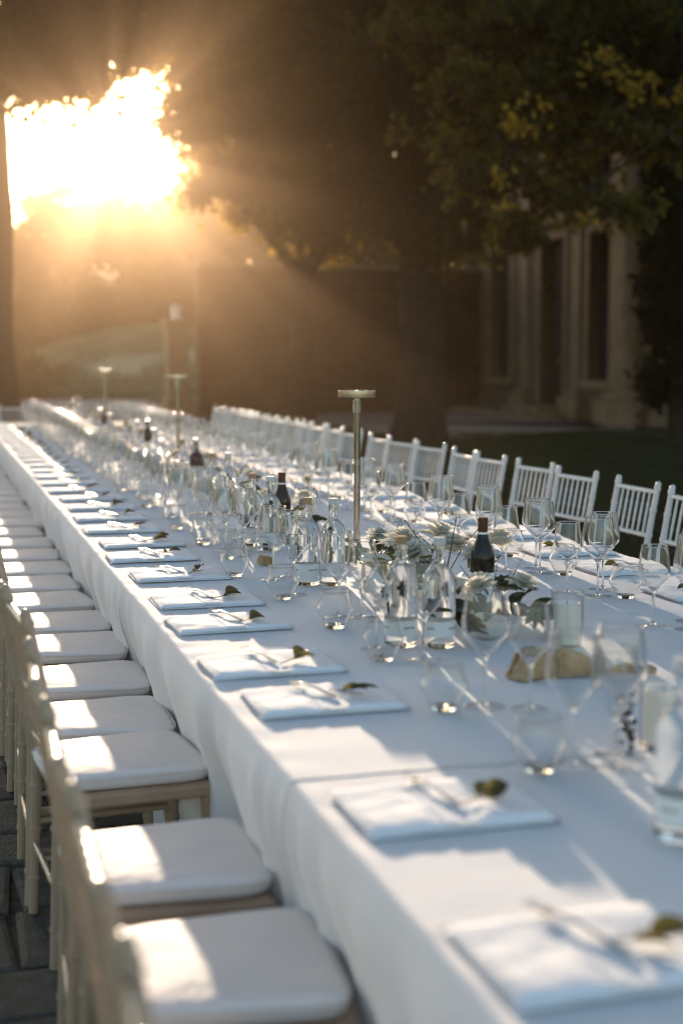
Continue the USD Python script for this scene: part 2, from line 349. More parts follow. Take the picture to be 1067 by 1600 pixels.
def yz_extrude(poly, x0, x1):
    m = trimesh.creation.extrude_polygon(poly, x1 - x0, engine='earcut')
    v = m.vertices.copy(); m.vertices = np.c_[v[:, 2] + x0, v[:, 0], v[:, 1]]; return m
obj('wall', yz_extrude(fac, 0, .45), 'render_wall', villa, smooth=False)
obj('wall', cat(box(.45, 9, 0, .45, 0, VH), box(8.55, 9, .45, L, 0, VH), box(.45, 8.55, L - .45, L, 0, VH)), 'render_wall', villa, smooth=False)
for y0, y1, z0, z1, ar, kd in ops:
    outer = Polygon(arch_poly(y0 - .16, y1 + .16, z0 - (.16 if kd == 'w' else 0), z1 + .16, ar)); inner = Polygon(arch_poly(y0 + .003, y1 - .003, z0 + .003, z1 - .003, ar))
    sur = outer.difference(inner)
    if kd == 'w':
        w = obj('window', yz_extrude(inner.difference(inner.buffer(-.07)), .26, .34), 'dark_timber', villa, smooth=False)
        obj('pane', yz_extrude(inner.buffer(-.06), .29, .31), 'window_glass', w, smooth=False)
        c = (y0 + y1) / 2
        obj('mullion', cat(box(.265, .335, c - .03, c + .03, z0 + .07, z1 - .07), *[box(.27, .33, y0 + .06, y1 - .06, z0 + (z1 - z0) * t - .02, z0 + (z1 - z0) * t + .02) for t in (.33, .62)]), 'dark_timber', w, smooth=False)
        obj('surround', yz_extrude(sur, -.035, .02), 'stone', w, smooth=False)
        obj('sill', rbox(-.14, .25, y0 - .22, y1 + .22, z0 - .20, z0 - .002, .01), 'stone', w, smooth=False)
    else:
        d = obj('door', yz_extrude(inner, .30, .37), 'dark_timber', villa, smooth=False)
        c = (y0 + y1) / 2
        for a, b in ((y0 + .1, c - .04), (c + .04, y1 - .1)):
            for e, g in ((z0 + .15, z0 + 1.2), (z0 + 1.35, z0 + 2.6), (z0 + 2.8, z1 - .15)):
                obj('door_panel', rbox(.275, .31, a, b, e, g, .012), 'dark_timber', d, smooth=False)
        obj('handle', rbox(.22, .28, c + .05, c + .09, z0 + 1.0, z0 + 1.2, .008), 'brass', d, smooth=False)
        obj('surround', yz_extrude(sur, -.04, .02), 'stone', d, smooth=False)
def pilaster(y0, y1, out):
    p = obj('pilaster', rbox(-out, .02, y0, y1, .72, VH - .8, .02), 'stone', villa, smooth=False)
    obj('plinth', cat(rbox(-out - .22, .02, y0 - .28, y1 + .28, .0, .55, .02), rbox(-out - .12, .02, y0 - .14, y1 + .14, .552, .72, .03)), 'stone', p, smooth=False)
    obj('capital', cat(rbox(-out - .1, .02, y0 - .1, y1 + .1, 4.95, 5.15, .02)), 'stone', p, smooth=False)
pilaster(.62, 1.32, .34); pilaster(3.4, 3.9, .05); pilaster(6.5, 6.95, .05)
obj('string_course', rbox(-.20, .02, -.25, L + .1, 4.72, 4.93, .04), 'stone', villa, smooth=False)
obj('cornice', rbox(-.55, .4, -.5, L + .2, VH - .55, VH - .1, .08), 'stone', villa, smooth=False)
obj('step', rbox(-1.25, -.02, 3.6, 9.0, 0, .15, .015), 'stone', villa, smooth=False)
obj('step', rbox(-.85, -.03, 4.0, 6.2, .152, .30, .015), 'stone', villa, smooth=False)
rf = trimesh.Trimesh([[-.7, -.6, VH], [9.6, -.6, VH], [9.6, L + .4, VH], [-.7, L + .4, VH], [4.4, 2.5, VH + 2.2], [4.4, L - 3, VH + 2.2]],
                     [[0, 1, 4], [1, 2, 5], [1, 5, 4], [2, 3, 5], [3, 0, 4], [3, 4, 5], [0, 3, 2], [0, 2, 1]], process=False)
obj('roof', rf, 'roof_tile', villa, smooth=False)

gw = thing('garden_wall', 'tall dark masonry garden wall joining the villa behind the trees', 'wall', (7.0, VY1 + .05, 0))
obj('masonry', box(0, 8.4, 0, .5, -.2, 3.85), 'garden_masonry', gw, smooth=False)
for i in range(9):
    obj('coping_stone', rbox(i * .93 + .005, min(i * .93 + .925, 8.4), -.08, .58, 3.852, 4.0, .02), 'stone', gw, smooth=False)
gp = thing('gate_post', 'pale stone gate post with white lantern at the end of the garden wall', 'gate post', (6.35, VY1 - .2, 0))
obj('shaft', rbox(-.27, .27, -.27, .27, 0, 2.35, .02), 'stone', gp, smooth=False)
obj('base', rbox(-.34, .34, -.34, .34, 0, .4, .02), 'stone', gp, smooth=False)
obj('cap', cat(rbox(-.36, .36, -.36, .36, 2.352, 2.47, .02)), 'stone', gp, smooth=False)
ln = obj('lantern', rbox(-.10, .12, -.12, .12, 2.472, 2.85, .03), 'sign_white', gp, smooth=False)
obj('lid', lathe([(0.17, 2.852), (.16, 2.88), (0.02, 2.98), (0.0, 2.98)], 8), 'dark_timber', ln, smooth=False)
obj('bracket', rbox(-.03, .03, -.05, -.02, 2.40, 2.47, .004), 'dark_timber', ln, smooth=False)

# ------------------------------------------------------------------ trees
def leaves_mesh(cent, rad, n, size, seed, flat=.0):
    """n leaf-sized faces gathered round the clump centres; every leaf is a bent kite of two triangles."""
    r = np.random.default_rng(seed)
    cent = np.asarray(cent); rad = np.broadcast_to(rad, (len(cent),))
    w = rad ** 2.2; k = r.choice(len(cent), n, p=w / w.sum())
    d = r.normal(size=(n, 3)); d /= np.linalg.norm(d, axis=1, keepdims=True)
    p = cent[k] + d * (rad[k] * np.abs(r.normal(0, .62, n)) ** .85)[:, None] * [1, 1, .8]
    a = r.normal(size=(n, 3)) + d * .5 + [0, 0, -.5]; a /= np.linalg.norm(a, axis=1, keepdims=True)
    b = np.cross(a, r.normal(size=(n, 3))); b /= np.linalg.norm(b, axis=1, keepdims=True)
    c = np.cross(a, b); s = size * r.uniform(.6, 1.25, n)[:, None]
    V = np.stack([p - a * s * .5, p + b * s * .36 + c * s * .12 - a * s * .05, p + a * s * .55, p - b * s * .36 + c * s * .12 - a * s * .05], 1).reshape(-1, 3)
    q = np.arange(n)[:, None] * 4
    return V, np.vstack([q + [0, 1, 2], q + [0, 2, 3]])

def limb(p0, p1, r0, r1, seed, bend=.3, n=7, sides=9):
    r = np.random.default_rng(seed); t = np.linspace(0, 1, n)[:, None]
    p = np.array(p0) + (np.array(p1) - np.array(p0)) * t
    L_ = np.linalg.norm(np.array(p1) - np.array(p0))
    p += np.sin(t * math.pi) * r.normal(size=3) * L_ * bend * .25 + [0, 0, 0]
    return tube(p, (r0 + (r1 - r0) * t[:, 0] ** .8), sides)

def tree(name, label, base, trunk_r, fork_z, blobs, nleaf, size, lm, seed, group=None, lean=(0, 0), clump=.75, nclump=90, limb_f=.55):
    """blobs: ellipsoids (cx, cy, cz, rx, ry, rz) of the crown relative to the base."""
    t = thing(name, label, 'tree', base, 0, group)
    r = np.random.default_rng(seed)
    zz = np.array([-.2, 0.05, .35, .9, 1.8, fork_z * .7, fork_z])
    rr = trunk_r * np.array([1.5, 1.32, 1.12, 1.03, .95, .88, .9])
    pts = np.stack([lean[0] * zz / fork_z + .04 * np.sin(zz * 2 + seed), lean[1] * zz / fork_z, zz], 1)
    zi = np.linspace(-.2, fork_z, 40); pi_ = np.stack([np.interp(zi, zz, pts[:, j]) for j in range(3)], 1)
    tm = tube(pi_, np.interp(zi, zz, rr), 36); v = tm.vertices; ax = np.stack([np.interp(v[:, 2], zz, pts[:, 0]), np.interp(v[:, 2], zz, pts[:, 1])], 1)
    dv = v[:, :2] - ax; an = np.arctan2(dv[:, 1], dv[:, 0])
    ridg = np.abs(np.sin(an * 5 + 3 * meshkit.noise(np.stack([np.cos(an), np.sin(an), v[:, 2] * .7], -1) * 1.5, seed))) + meshkit.fbm(np.stack([np.cos(an) * 3, np.sin(an) * 3, v[:, 2] * 1.5], -1), 3, seed)
    v[:, :2] = ax + dv * (1 + .13 * (ridg - 1.1) * (1 + .8 * np.exp(-np.maximum(v[:, 2], 0) / .4)))[:, None]; tm.vertices = v
    tr = obj('trunk', tm, 'bark', t, smooth=60)
    top = pts[-1]; cent = []; rad = []
    vol = np.array([b[3] * b[4] * b[5] for b in blobs]); cnt = np.maximum(6, (nclump * vol / vol.sum()).astype(int))
    for b, c in zip(blobs, cnt):
        u = r.normal(size=(c, 3)); u /= np.linalg.norm(u, axis=1, keepdims=True)
        cent.append(np.array(b[:3]) + u * (r.uniform(.05, 1, c) ** .4)[:, None] * np.array(b[3:]))
        rad.append(r.uniform(.65, 1.4, c) * clump)
    cent = np.vstack(cent); rad = np.concatenate(rad)
    for i, b in enumerate(blobs):
        obj('limb', limb(top - [0, 0, .3], np.array(b[:3]) + [0, 0, .2 * b[5]], trunk_r * limb_f, trunk_r * .12 * limb_f / .55, seed + i), 'bark', t, smooth=60)
    tw = []
    for i in range(0, len(cent), 3):
        b = blobs[int(np.argmin([np.linalg.norm(cent[i] - np.array(q[:3])) for q in blobs]))]
        tw.append(limb(b[:3], cent[i], trunk_r * .16 * limb_f / .55, .008, seed + 100 + i, .5, 5, 5))
    obj('branches', cat(*tw), 'bark', t, smooth=60, kind='stuff')
    obj('crown', leaves_mesh(cent, rad, nleaf, size, seed + 5), lm, t, smooth=False, kind='stuff')
    return t

def on(px, D):
    p = pix(px, 553, D=D); return (p[0], p[1], 0.0)

def rel(base, px, py, D):
    return pix(px, py, D=D) - np.array(base)

def bl(base, px, py, D, rx, rz, ry=None):
    return (*rel(base, px, py, D), rx, ry or rx, rz)

# broad tree in front of the garden wall
b1 = on(657, 25.8)
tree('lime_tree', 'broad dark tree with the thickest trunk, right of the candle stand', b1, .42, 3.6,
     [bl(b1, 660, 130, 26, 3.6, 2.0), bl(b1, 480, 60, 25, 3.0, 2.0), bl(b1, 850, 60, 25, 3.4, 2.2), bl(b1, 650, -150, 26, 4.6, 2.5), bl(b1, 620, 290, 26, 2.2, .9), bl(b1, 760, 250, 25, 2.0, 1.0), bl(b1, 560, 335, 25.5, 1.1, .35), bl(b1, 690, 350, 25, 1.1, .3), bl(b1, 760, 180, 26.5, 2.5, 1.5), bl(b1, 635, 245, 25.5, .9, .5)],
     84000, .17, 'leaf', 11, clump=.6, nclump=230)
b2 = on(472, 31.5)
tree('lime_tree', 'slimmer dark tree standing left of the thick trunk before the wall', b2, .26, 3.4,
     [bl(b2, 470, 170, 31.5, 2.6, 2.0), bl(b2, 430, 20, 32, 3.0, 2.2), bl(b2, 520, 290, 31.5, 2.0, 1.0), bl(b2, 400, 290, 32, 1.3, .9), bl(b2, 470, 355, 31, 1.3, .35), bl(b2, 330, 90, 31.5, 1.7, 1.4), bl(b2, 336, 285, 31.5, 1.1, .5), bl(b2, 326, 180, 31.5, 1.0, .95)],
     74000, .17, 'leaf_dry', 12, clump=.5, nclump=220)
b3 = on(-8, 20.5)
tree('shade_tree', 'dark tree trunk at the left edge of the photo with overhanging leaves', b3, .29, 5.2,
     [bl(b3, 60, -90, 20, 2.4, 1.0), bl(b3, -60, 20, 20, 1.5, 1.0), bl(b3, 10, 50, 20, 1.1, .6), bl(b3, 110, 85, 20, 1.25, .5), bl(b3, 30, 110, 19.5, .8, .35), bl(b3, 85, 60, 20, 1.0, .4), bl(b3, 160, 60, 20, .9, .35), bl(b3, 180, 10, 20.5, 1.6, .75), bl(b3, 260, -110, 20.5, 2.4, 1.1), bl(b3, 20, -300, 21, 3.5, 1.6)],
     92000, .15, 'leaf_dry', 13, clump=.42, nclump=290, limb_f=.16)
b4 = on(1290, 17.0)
t4 = tree('plane_tree', 'leafy tree at the right with leaves coloured as sunlit and branches reaching across the villa', b4, .13, 6.2,
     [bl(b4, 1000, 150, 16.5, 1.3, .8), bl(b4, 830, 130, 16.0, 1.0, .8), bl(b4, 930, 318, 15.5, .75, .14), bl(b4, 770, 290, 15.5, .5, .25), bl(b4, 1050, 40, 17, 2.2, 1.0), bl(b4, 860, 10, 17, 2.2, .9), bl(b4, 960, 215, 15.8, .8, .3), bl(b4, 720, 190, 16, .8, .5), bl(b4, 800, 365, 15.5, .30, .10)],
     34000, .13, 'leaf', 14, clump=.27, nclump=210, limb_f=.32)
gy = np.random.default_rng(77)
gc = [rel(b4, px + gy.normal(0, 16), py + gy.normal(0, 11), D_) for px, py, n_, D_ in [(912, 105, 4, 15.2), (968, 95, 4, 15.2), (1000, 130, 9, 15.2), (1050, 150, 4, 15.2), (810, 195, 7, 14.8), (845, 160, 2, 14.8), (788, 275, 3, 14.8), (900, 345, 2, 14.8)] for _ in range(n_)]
obj('sun_tinted_leaves', leaves_mesh(gc, .16, 330, .085, 78), 'sun_tinted_leaf', t4, smooth=False, kind='stuff')  # leaves coloured gold to stand for sunlit spots in the crown
b5 = on(1062, 24.5)
def conifer(base, r, h, n, seed):
    q = np.random.default_rng(seed); z = q.uniform(.1, 1, 240) ** 1.1 * h
    rr = r * np.clip(1.15 - (z / h) ** 2.5, .05, 1) * q.uniform(.5, 1, 240); a = q.uniform(0, 2 * math.pi, 240)
    t = thing('added_yew_tree', 'dark columnar yew added at the right edge over the shaded villa end wall', 'tree', base)
    obj('trunk', tube([[0, 0, -.2], [0, 0, h * .5], [0, 0, h * .95]], [.2, .14, .03], 10), 'bark', t, smooth=60)
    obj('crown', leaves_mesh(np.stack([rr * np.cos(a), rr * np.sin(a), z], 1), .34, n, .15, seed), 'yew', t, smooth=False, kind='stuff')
conifer(b5, .56, 9.0, 34000, 15)  # added tree, darkens the shaded end wall of the villa

# trees and shrubs of the far hillside: three kinds, each copy standing on the slope
kinds = []
for s, (w, h, m_) in enumerate([(3.6, 8.0, 'shrub'), (3.0, 9.5, 'leaf_dry'), (4.4, 7.0, 'leaf')]):
    p = proto(f'hill_tree_{"round tall wide".split()[s]}')
    r = np.random.default_rng(40 + s); u = r.normal(size=(46, 3)); u /= np.linalg.norm(u, axis=1, keepdims=True)
    c = u * (r.uniform(.1, 1, 46) ** .4)[:, None] * [w, w, h * .36] + [0, 0, h * .6]
    obj('trunk', tube([[0, 0, -.5], [0, 0, h * .3], [.1, 0, h * .8]], [.3, .22, .06], 8), 'bark', p, smooth=60)
    obj('crown', leaves_mesh(c, r.uniform(.9, 1.5, 46), 7000, .42, 50 + s), m_, p, smooth=False, kind='stuff')
    kinds.append(p)
hx = [(-120, 112, 0), (-60, 104, 1), (0, 116, 0), (48, 102, 2), (96, 110, 1), (140, 120, 0), (190, 108, 2), (236, 100, 0), (282, 112, 1), (322, 104, 0), (372, 112, 4), (440, 106, 4), (405, 118, 3),
      (500, 110, 0), (560, 104, 2), (620, 112, 1), (690, 106, 0), (760, 110, 1), (-180, 108, 2), (70, 88, 0), (160, 86, 2), (250, 84, 1), (20, 84, 2), (320, 84, 0), (400, 86, 1)]
for i, (px, D, kd) in enumerate(sorted(hx)):
    p = pix(px, 553, D=D); z = float(bank_height(np.array([p[0]]), np.array([p[1]]))[0]) - .2
    s = rng.uniform(.85, 1.1) * ((0.96 if px < 230 else 1.1) if D > 95 else .62) * (1.5 if kd > 2 else 1.0)
    copy(kinds[kd % 3 if kd != 4 else 1], 'hill_tree', f'hazy tree on the far hillside, {ORD[i].replace("nearest", "leftmost")} counted from the left', 'tree', (p[0], p[1], z), rng.uniform(0, 6.28), 'trees on the far hillside', s)
shp = proto('bank_shrub')
r = np.random.default_rng(60); c = r.normal(size=(26, 3)) * [.8, .8, .35] + [0, 0, .7]
obj('stems', cat(*[tube([[0, 0, -.1], q], [.03, .01], 5) for q in c[:10]]), 'bark', shp, smooth=60)
obj('foliage', leaves_mesh(c, .5, 2500, .2, 61), 'shrub', shp, smooth=False, kind='stuff')
for i, (px, D) in enumerate([(-20, 50), (18, 52), (15, 72), (60, 74), (85, 75), (125, 74), (150, 76), (190, 75), (215, 74), (240, 73), (265, 73), (110, 79), (170, 80), (228, 80), (280, 79), (40, 80)]):
    p = pix(px, 553, D=D); z = float(bank_height(np.array([p[0]]), np.array([p[1]]))[0]) - .1
    copy(shp, 'bank_shrub', f'shrub on the {"lower edge" if i < 2 else "top"} of the grassy bank, {ORD[i if i < 2 else i - 2].replace("nearest", "first")} from the left', 'shrub', (p[0], p[1], z), i * 1.3, 'shrubs along the grassy bank', rng.uniform(.8, 1.3))

# ------------------------------------------------------------------ haze: warm evening air
usdkit.material(stage, '/World/Looks/evening_air', {'v': ('principled_volume', {'color': (1.0, 0.70, 0.45), 'density': 0.00030, 'anisotropy': 0.895})}, [], volume='v.volume')
tag(obj('haze', box(-620, 620, -170, 820, -1.3, 24.0), 'evening_air', smooth=False), kind='stuff')

#@@CHAIRS
# ------------------------------------------------------------------ chairs
def cushion_mesh():
    """Rounded seat pad: superellipse outline, domed top, piped edge; wider in front (+x)."""
    prof = [(0, .0), (.90, .0), (.975, .006), (1.0, .018), (1.0, .030), (.985, .037), (.95, .0415), (.85, .0445), (.6, .047), (.3, .048), (0, .048)]
    n = 48; a = np.arange(n) * 2 * math.pi / n
    c, s = np.cos(a), np.sin(a); e = 2 / 6.5
    ox = np.sign(c) * np.abs(c) ** e * .205; oy = np.sign(s) * np.abs(s) ** e * .205
    oy = oy * (1 + .10 * (ox / .205)) * .97
    V = [np.stack([ox * f, oy * f, np.full(n, z)], 1) for f, z in prof]
    V = np.vstack(V); k = len(prof)
    i, j = np.meshgrid(np.arange(k - 1), np.arange(n), indexing='ij')
    q = np.stack([i * n + j, i * n + (j + 1) % n, (i + 1) * n + (j + 1) % n, (i + 1) * n + j], -1).reshape(-1, 4)
    m = trimesh.Trimesh(V, np.vstack([q[:, [0, 1, 2]], q[:, [0, 2, 3]]]), process=False); m.merge_vertices(); m.update_faces(m.nondegenerate_faces()); return m

def post_x(z):   # back posts lean away above the seat
    return -.195 - .02 * (1 - min(z, .45) / .45) - (.075 * ((z - .45) / .47) ** 1.2 if z > .45 else 0)
def build_chair(chair, paint, var=0):
    obj('seat_frame', cat(rbox(-.195, .195, -.195, .195, .408, .442, .006), rbox(-.19, .205, .165, .206, .404, .438, .006), rbox(-.19, .205, -.206, -.165, .404, .438, .006)), paint, chair, smooth=False)
    cu = cushion_mesh(); cv = cu.vertices; cv[:, 2] += np.where(cv[:, 2] > .02, .012 * (meshkit.fbm(np.c_[cv[:, :2] * 7, 0 * cv[:, 2] + var * 5.5], 3, var) - .55), 0)
    cu.apply_transform(trimesh.transformations.rotation_matrix([.0, .05, -.04, .025][var], [0, 0, 1])); cu.apply_translation([.005 + [0, -.012, .006, -.004][var], 0, .443])
    cp = obj('cushion', cu, 'cushion', chair, smooth=50)
    ring = np.stack([np.sign(np.cos(t)) * abs(np.cos(t)) ** (2 / 6.5) * .2065 for t in np.linspace(0, 2 * math.pi, 60)]), np.stack([np.sign(np.sin(t)) * abs(np.sin(t)) ** (2 / 6.5) * .2065 for t in np.linspace(0, 2 * math.pi, 60)])
    RZ = trimesh.transformations.rotation_matrix([.0, .05, -.04, .025][var], [0, 0, 1])[:3, :3].T; ox_ = [0, -.012, .006, -.004][var]
    obj('piping', tube(np.stack([ring[0], ring[1] * (1 + .10 * ring[0] / .205) * .97, np.full(60, .4765)], 1) @ RZ + [[.005 + ox_, 0, 0]], .0022, 5, False), 'cushion', cp, smooth=60)
    for s in (-1, 1):
        obj('leg', bamboo((.185, s * .19, 0), (.182, s * .188, .41), .0125, (.12, .34, .56, .78), r1=.0155), paint, chair, smooth=50)
        zz = sorted(set([0, .05, .17, .29, .41, .45, .52, .60, .68, .76, .83, .89, .905, .915, .922] + [v + d for v in (.10, .24, .36, .56, .66, .78, .885) for d in (-.009, -.005, .005, .009)]))
        pr = []
        for z in zz:
            base = .0135 + .003 * sst(0, .45, z) - .002 * sst(.5, .92, z)
            if any(abs(z - v) <= .0051 for v in (.10, .24, .36, .56, .66, .78, .885)): base *= 1.2
            if z > .91: base *= math.sqrt(max(.05, 1 - ((z - .91) / .0125) ** 2))
            pr.append(base)
        obj('back_post', tube([[post_x(z), s * (.192 + .006 * sst(.45, .92, z)), z] for z in zz], pr, 10), paint, chair, smooth=50)
    for z, nm in ((.868, 'top_rail'), (.655, 'lower_rail'), (.515, 'lower_rail')):
        obj(nm, bamboo((post_x(z), -.185, z), (post_x(z), .185, z), .0105, (.14, .26, .38, .5, .62, .74, .86) if z > .8 else (.2, .5, .8), 8), paint, chair, smooth=50)
    for i in range(6):
        y = -.135 + i * .054
        obj('spindle', bamboo((post_x(.655), y, .66), (post_x(.868), y, .862), .0062, (.3, .5, .7), 8, ends=((.4, 1.25), (.6, 1.25))), paint, chair, smooth=50)
    for s in (-1, 1):
        for z in (.15, .26):
            obj('stretcher', bamboo((post_x(z), s * .19, z), (.184, s * .189, z), .0085, (.25, .5, .75), 8), paint, chair, smooth=50)
    obj('stretcher', bamboo((.184, -.188, .22), (.184, .188, .22), .0085, (.25, .5, .75), 8), paint, chair, smooth=50)
    obj('stretcher', bamboo((post_x(.2), -.188, .20), (post_x(.2), .188, .20), .0085, (.25, .5, .75), 8), paint, chair, smooth=50)
    return chair
chair = build_chair(proto('white_banquet_chair'), 'white_paint')
chairs_b = [build_chair(proto(f'shaded_banquet_chair_{"plain dented turned worn".split()[k]}'), 'shaded_white_paint', k) for k in range(4)]  # same white chairs, their shaded tone put into the paint
GZ = .033   # top of the paving
LY = [1.25, 1.83, 2.36, 2.91, 3.70, 4.125, 4.66, 5.21, 5.68, 6.19, 6.66] + [6.66 + .497 * k for k in range(1, 21)]
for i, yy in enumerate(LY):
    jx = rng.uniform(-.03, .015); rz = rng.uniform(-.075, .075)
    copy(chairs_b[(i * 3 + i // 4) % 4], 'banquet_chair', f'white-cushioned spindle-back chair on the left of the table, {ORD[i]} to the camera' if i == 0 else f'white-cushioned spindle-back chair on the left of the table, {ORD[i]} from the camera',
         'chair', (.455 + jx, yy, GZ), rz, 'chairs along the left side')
RY = [(5.80, 1), (6.38, 1), (7.02, 5), (7.62, 6), (8.27, 3), (8.76, -1), (9.40, 9), (10.0, 10), (10.52, 3), (11.27, 7), (11.9, 3), (12.35, 4)] + [(12.82 + .44 * k, 7 + 3 * math.sin(k * 2.1)) for k in range(10)]
for i, (yy, dg) in enumerate(RY):
    copy(chair, 'banquet_chair', f'white spindle-back chair beyond the table, {ORD[i].replace("nearest", "first")} from the right edge of the photo', 'chair',
         (3.12 + rng.uniform(-.02, .02), yy, GZ), math.pi + math.radians(dg), 'chairs along the far side')
for i, xx in enumerate((1.05, 1.65, 2.25)):
    copy(chair, 'banquet_chair', f'white spindle-back chair at the far end of the table, {["leftmost", "middle one", "rightmost"][i]}', 'chair', (xx, 17.72, GZ), -math.pi / 2, 'chairs at the far end')

#@@TABLE
# ------------------------------------------------------------------ tables and cloths
X0, X1, TZ = .635, 2.68, .765
joins = [.15, 2.64, 5.05, 7.5, 9.9, 12.3, 14.7, 17.05]
tab = proto('trestle_table')
obj('table_top', rbox(X0 + .03, X1 - .03, .02, 2.32, .725, TZ - .008, .004), 'dark_timber', tab, smooth=False)
for x in (X0 + .25, X1 - .25):
    for yy in (.2, 2.15):
        obj('leg', tube([[x, yy, 0], [x, yy, .727]], .02, 8), 'dark_timber', tab, smooth=60)
def cloth_mesh(y0, y1, seed, lift):
    r = np.random.default_rng(seed)
    ny = int((y1 - y0) / .022) + 1
    ys_ = np.linspace(y0, y1, ny)
    drop = np.concatenate([np.linspace(.735, .06, 26), np.linspace(.045, 0.0, 5)])
    W = X1 - X0; R = .014
    sec = []   # (x, z, side flag, drop)
    for d in drop: sec.append((0.0, TZ - R - d, -1, d))
    for a in np.linspace(math.pi, math.pi / 2, 6)[1:]: sec.append((R + R * math.cos(a), TZ - R + R * math.sin(a), 0, 0))
    for x in np.linspace(R, W - R, 84)[1:-1]: sec.append((x, TZ, 2, 0))
    for a in np.linspace(math.pi / 2, 0, 6)[:-1]: sec.append((W - R + R * math.cos(a), TZ - R + R * math.sin(a), 0, 0))
    for d in drop[::-1]: sec.append((W, TZ - R - d, 1, d))
    sec = np.array(sec); ns = len(sec)
    Yg = np.repeat(ys_[None], ns, 0); Xg = np.repeat(sec[:, :1] + X0, ny, 1); Zg = np.repeat(sec[:, 1:2] + lift, ny, 1)
    d = sec[:, 3:4]; side = sec[:, 2:3]
    ph = np.array([1.0, 2.5, .7, 4.0])
    # soft hanging folds, strongest at the two ends of the cloth where the corners drop
    endw = np.exp(-((Yg - y0) / .30) ** 2) + np.exp(-((y1 - Yg) / .30) ** 2)
    amp = (.005 + .026 * sst(0, .6, d)) * (.5 + 1.0 * meshkit.noise(np.stack([Yg * 1.6, 0 * Yg, 0 * Yg], -1)))
    fold = np.sin(Yg * 11 + 2.2 * np.sin(Yg * 3.1 + ph[0]) + ph[1]) + .4 * np.sin(Yg * 27 + 3 * np.sin(Yg * 2.3) + ph[2] + 2 * d)
    fold2 = np.sin(Yg * 44 + ph[3] + 1.5 * np.sin(Yg * 7))
    out = amp * fold + endw * (.006 + .016 * sst(0, .5, d)) * fold2 - np.where(side == -1, .050 * sst(.08, .30, d), -.02 * sst(0, .7, d)) + .010
    Xg += np.where(side == -1, -out * sst(-.01, .05, d), 0) + np.where(side == 1, out * sst(-.01, .05, d), 0)
    # table top: faint swells, pressed fold lines, and small creases
    P3 = np.stack([Xg * 1.1, Yg * 1.1, 0 * Xg + 140.0], -1)
    h = .0065 * (meshkit.fbm(P3 * 1.4, 3, 20) - .5) + .0026 * (meshkit.fbm(P3 * 5, 2, 23) - .5)
    for c in (W * .25, W * .5, W * .75):
        h += .0022 * np.exp(-(((Xg - X0 - c) / .010) ** 2)) + .0006 * np.exp(-(((Xg - X0 - c) / .05) ** 2))
    for c in (.33, .66):
        h += .0024 * np.exp(-(((Yg - y0 - c * (y1 - y0)) / .010) ** 2))
    ed = np.minimum(Xg - X0, X1 - Xg)
    h += .0030 * np.exp(-(ed / .06) ** 2) * np.sin(Yg * 34 + ph[2] + 2 * np.sin(Yg * 5)) * (.3 + .6 * np.clip(meshkit.noise(np.stack([Yg * .9, 0 * Yg + 4.4, 0 * Yg], -1)) * 2 - .8, 0, 1)) * sst(0, .02, ed)
    h += .0006 * np.exp(-((y1 - Yg) / .035) ** 2) * meshkit.noise(np.stack([Xg * 4, 0 * Xg, 0 * Xg + seed], -1))
    Zg += np.where(np.abs(side) == 1, 0, h * sst(0, .012, ed) )
    Zg += np.where(np.abs(side) == 1, 0, .0004 * np.exp(-((Yg - y0) / .03) ** 2))
    V = np.stack([Xg, Yg, Zg], -1).reshape(-1, 3)
    return V, grid(ns, ny)[:, ::-1]
for i in range(len(joins) - 1):
    copy(tab, 'trestle_table', f'trestle table hidden under the {ORD[i]} white tablecloth' if i else 'trestle table hidden under the nearest white tablecloth', 'table', (0, joins[i] + .03, GZ), 0, 'tables under the cloths', (1, (joins[i + 1] - joins[i]) / 2.36, (TZ - .008 - GZ - .004) / (TZ - .008)))
    m = cloth_mesh(joins[i] - (.10 if i else 0), joins[i + 1], 20 + i, .0011 * (i % 2) + .002)
    tag(obj('tablecloth', m, 'linen', smooth=True), f'white linen tablecloth over the long table, {ORD[i] + " to" if i == 0 else ORD[i] + " from"} the camera', 'tablecloth', 'white tablecloths')
TOP = TZ + .009

#@@TABLEWARE
# ------------------------------------------------------------------ tableware prototypes
def walled(prof, t, n, z_in):
    """Closed glass wall: the outer profile going up and an inner one coming down, t thick, with a thick bottom at z_in."""
    o = np.array(prof, float)
    from scipy.interpolate import PchipInterpolator
    zz = np.unique(np.concatenate([np.linspace(o[0, 1], o[-1, 1], 90)]))
    from scipy.ndimage import gaussian_filter1d
    f0 = PchipInterpolator(o[:, 1], o[:, 0]); zf = np.linspace(o[0, 1], o[-1, 1], 400)
    f = PchipInterpolator(zf, gaussian_filter1d(f0(zf), 10, mode='nearest'))
    up = [(float(f(z)), z) for z in zz]
    dn = [(max(float(f(z)) - t * (1.2 if z < o[0, 1] + .05 else 1), .0005), z) for z in zz[::-1] if z > z_in]
    return lathe([(0, o[0, 1])] + up + [(up[-1][0] - t * .5, zz[-1] + t * .4)] + dn + [(0, z_in)], n)
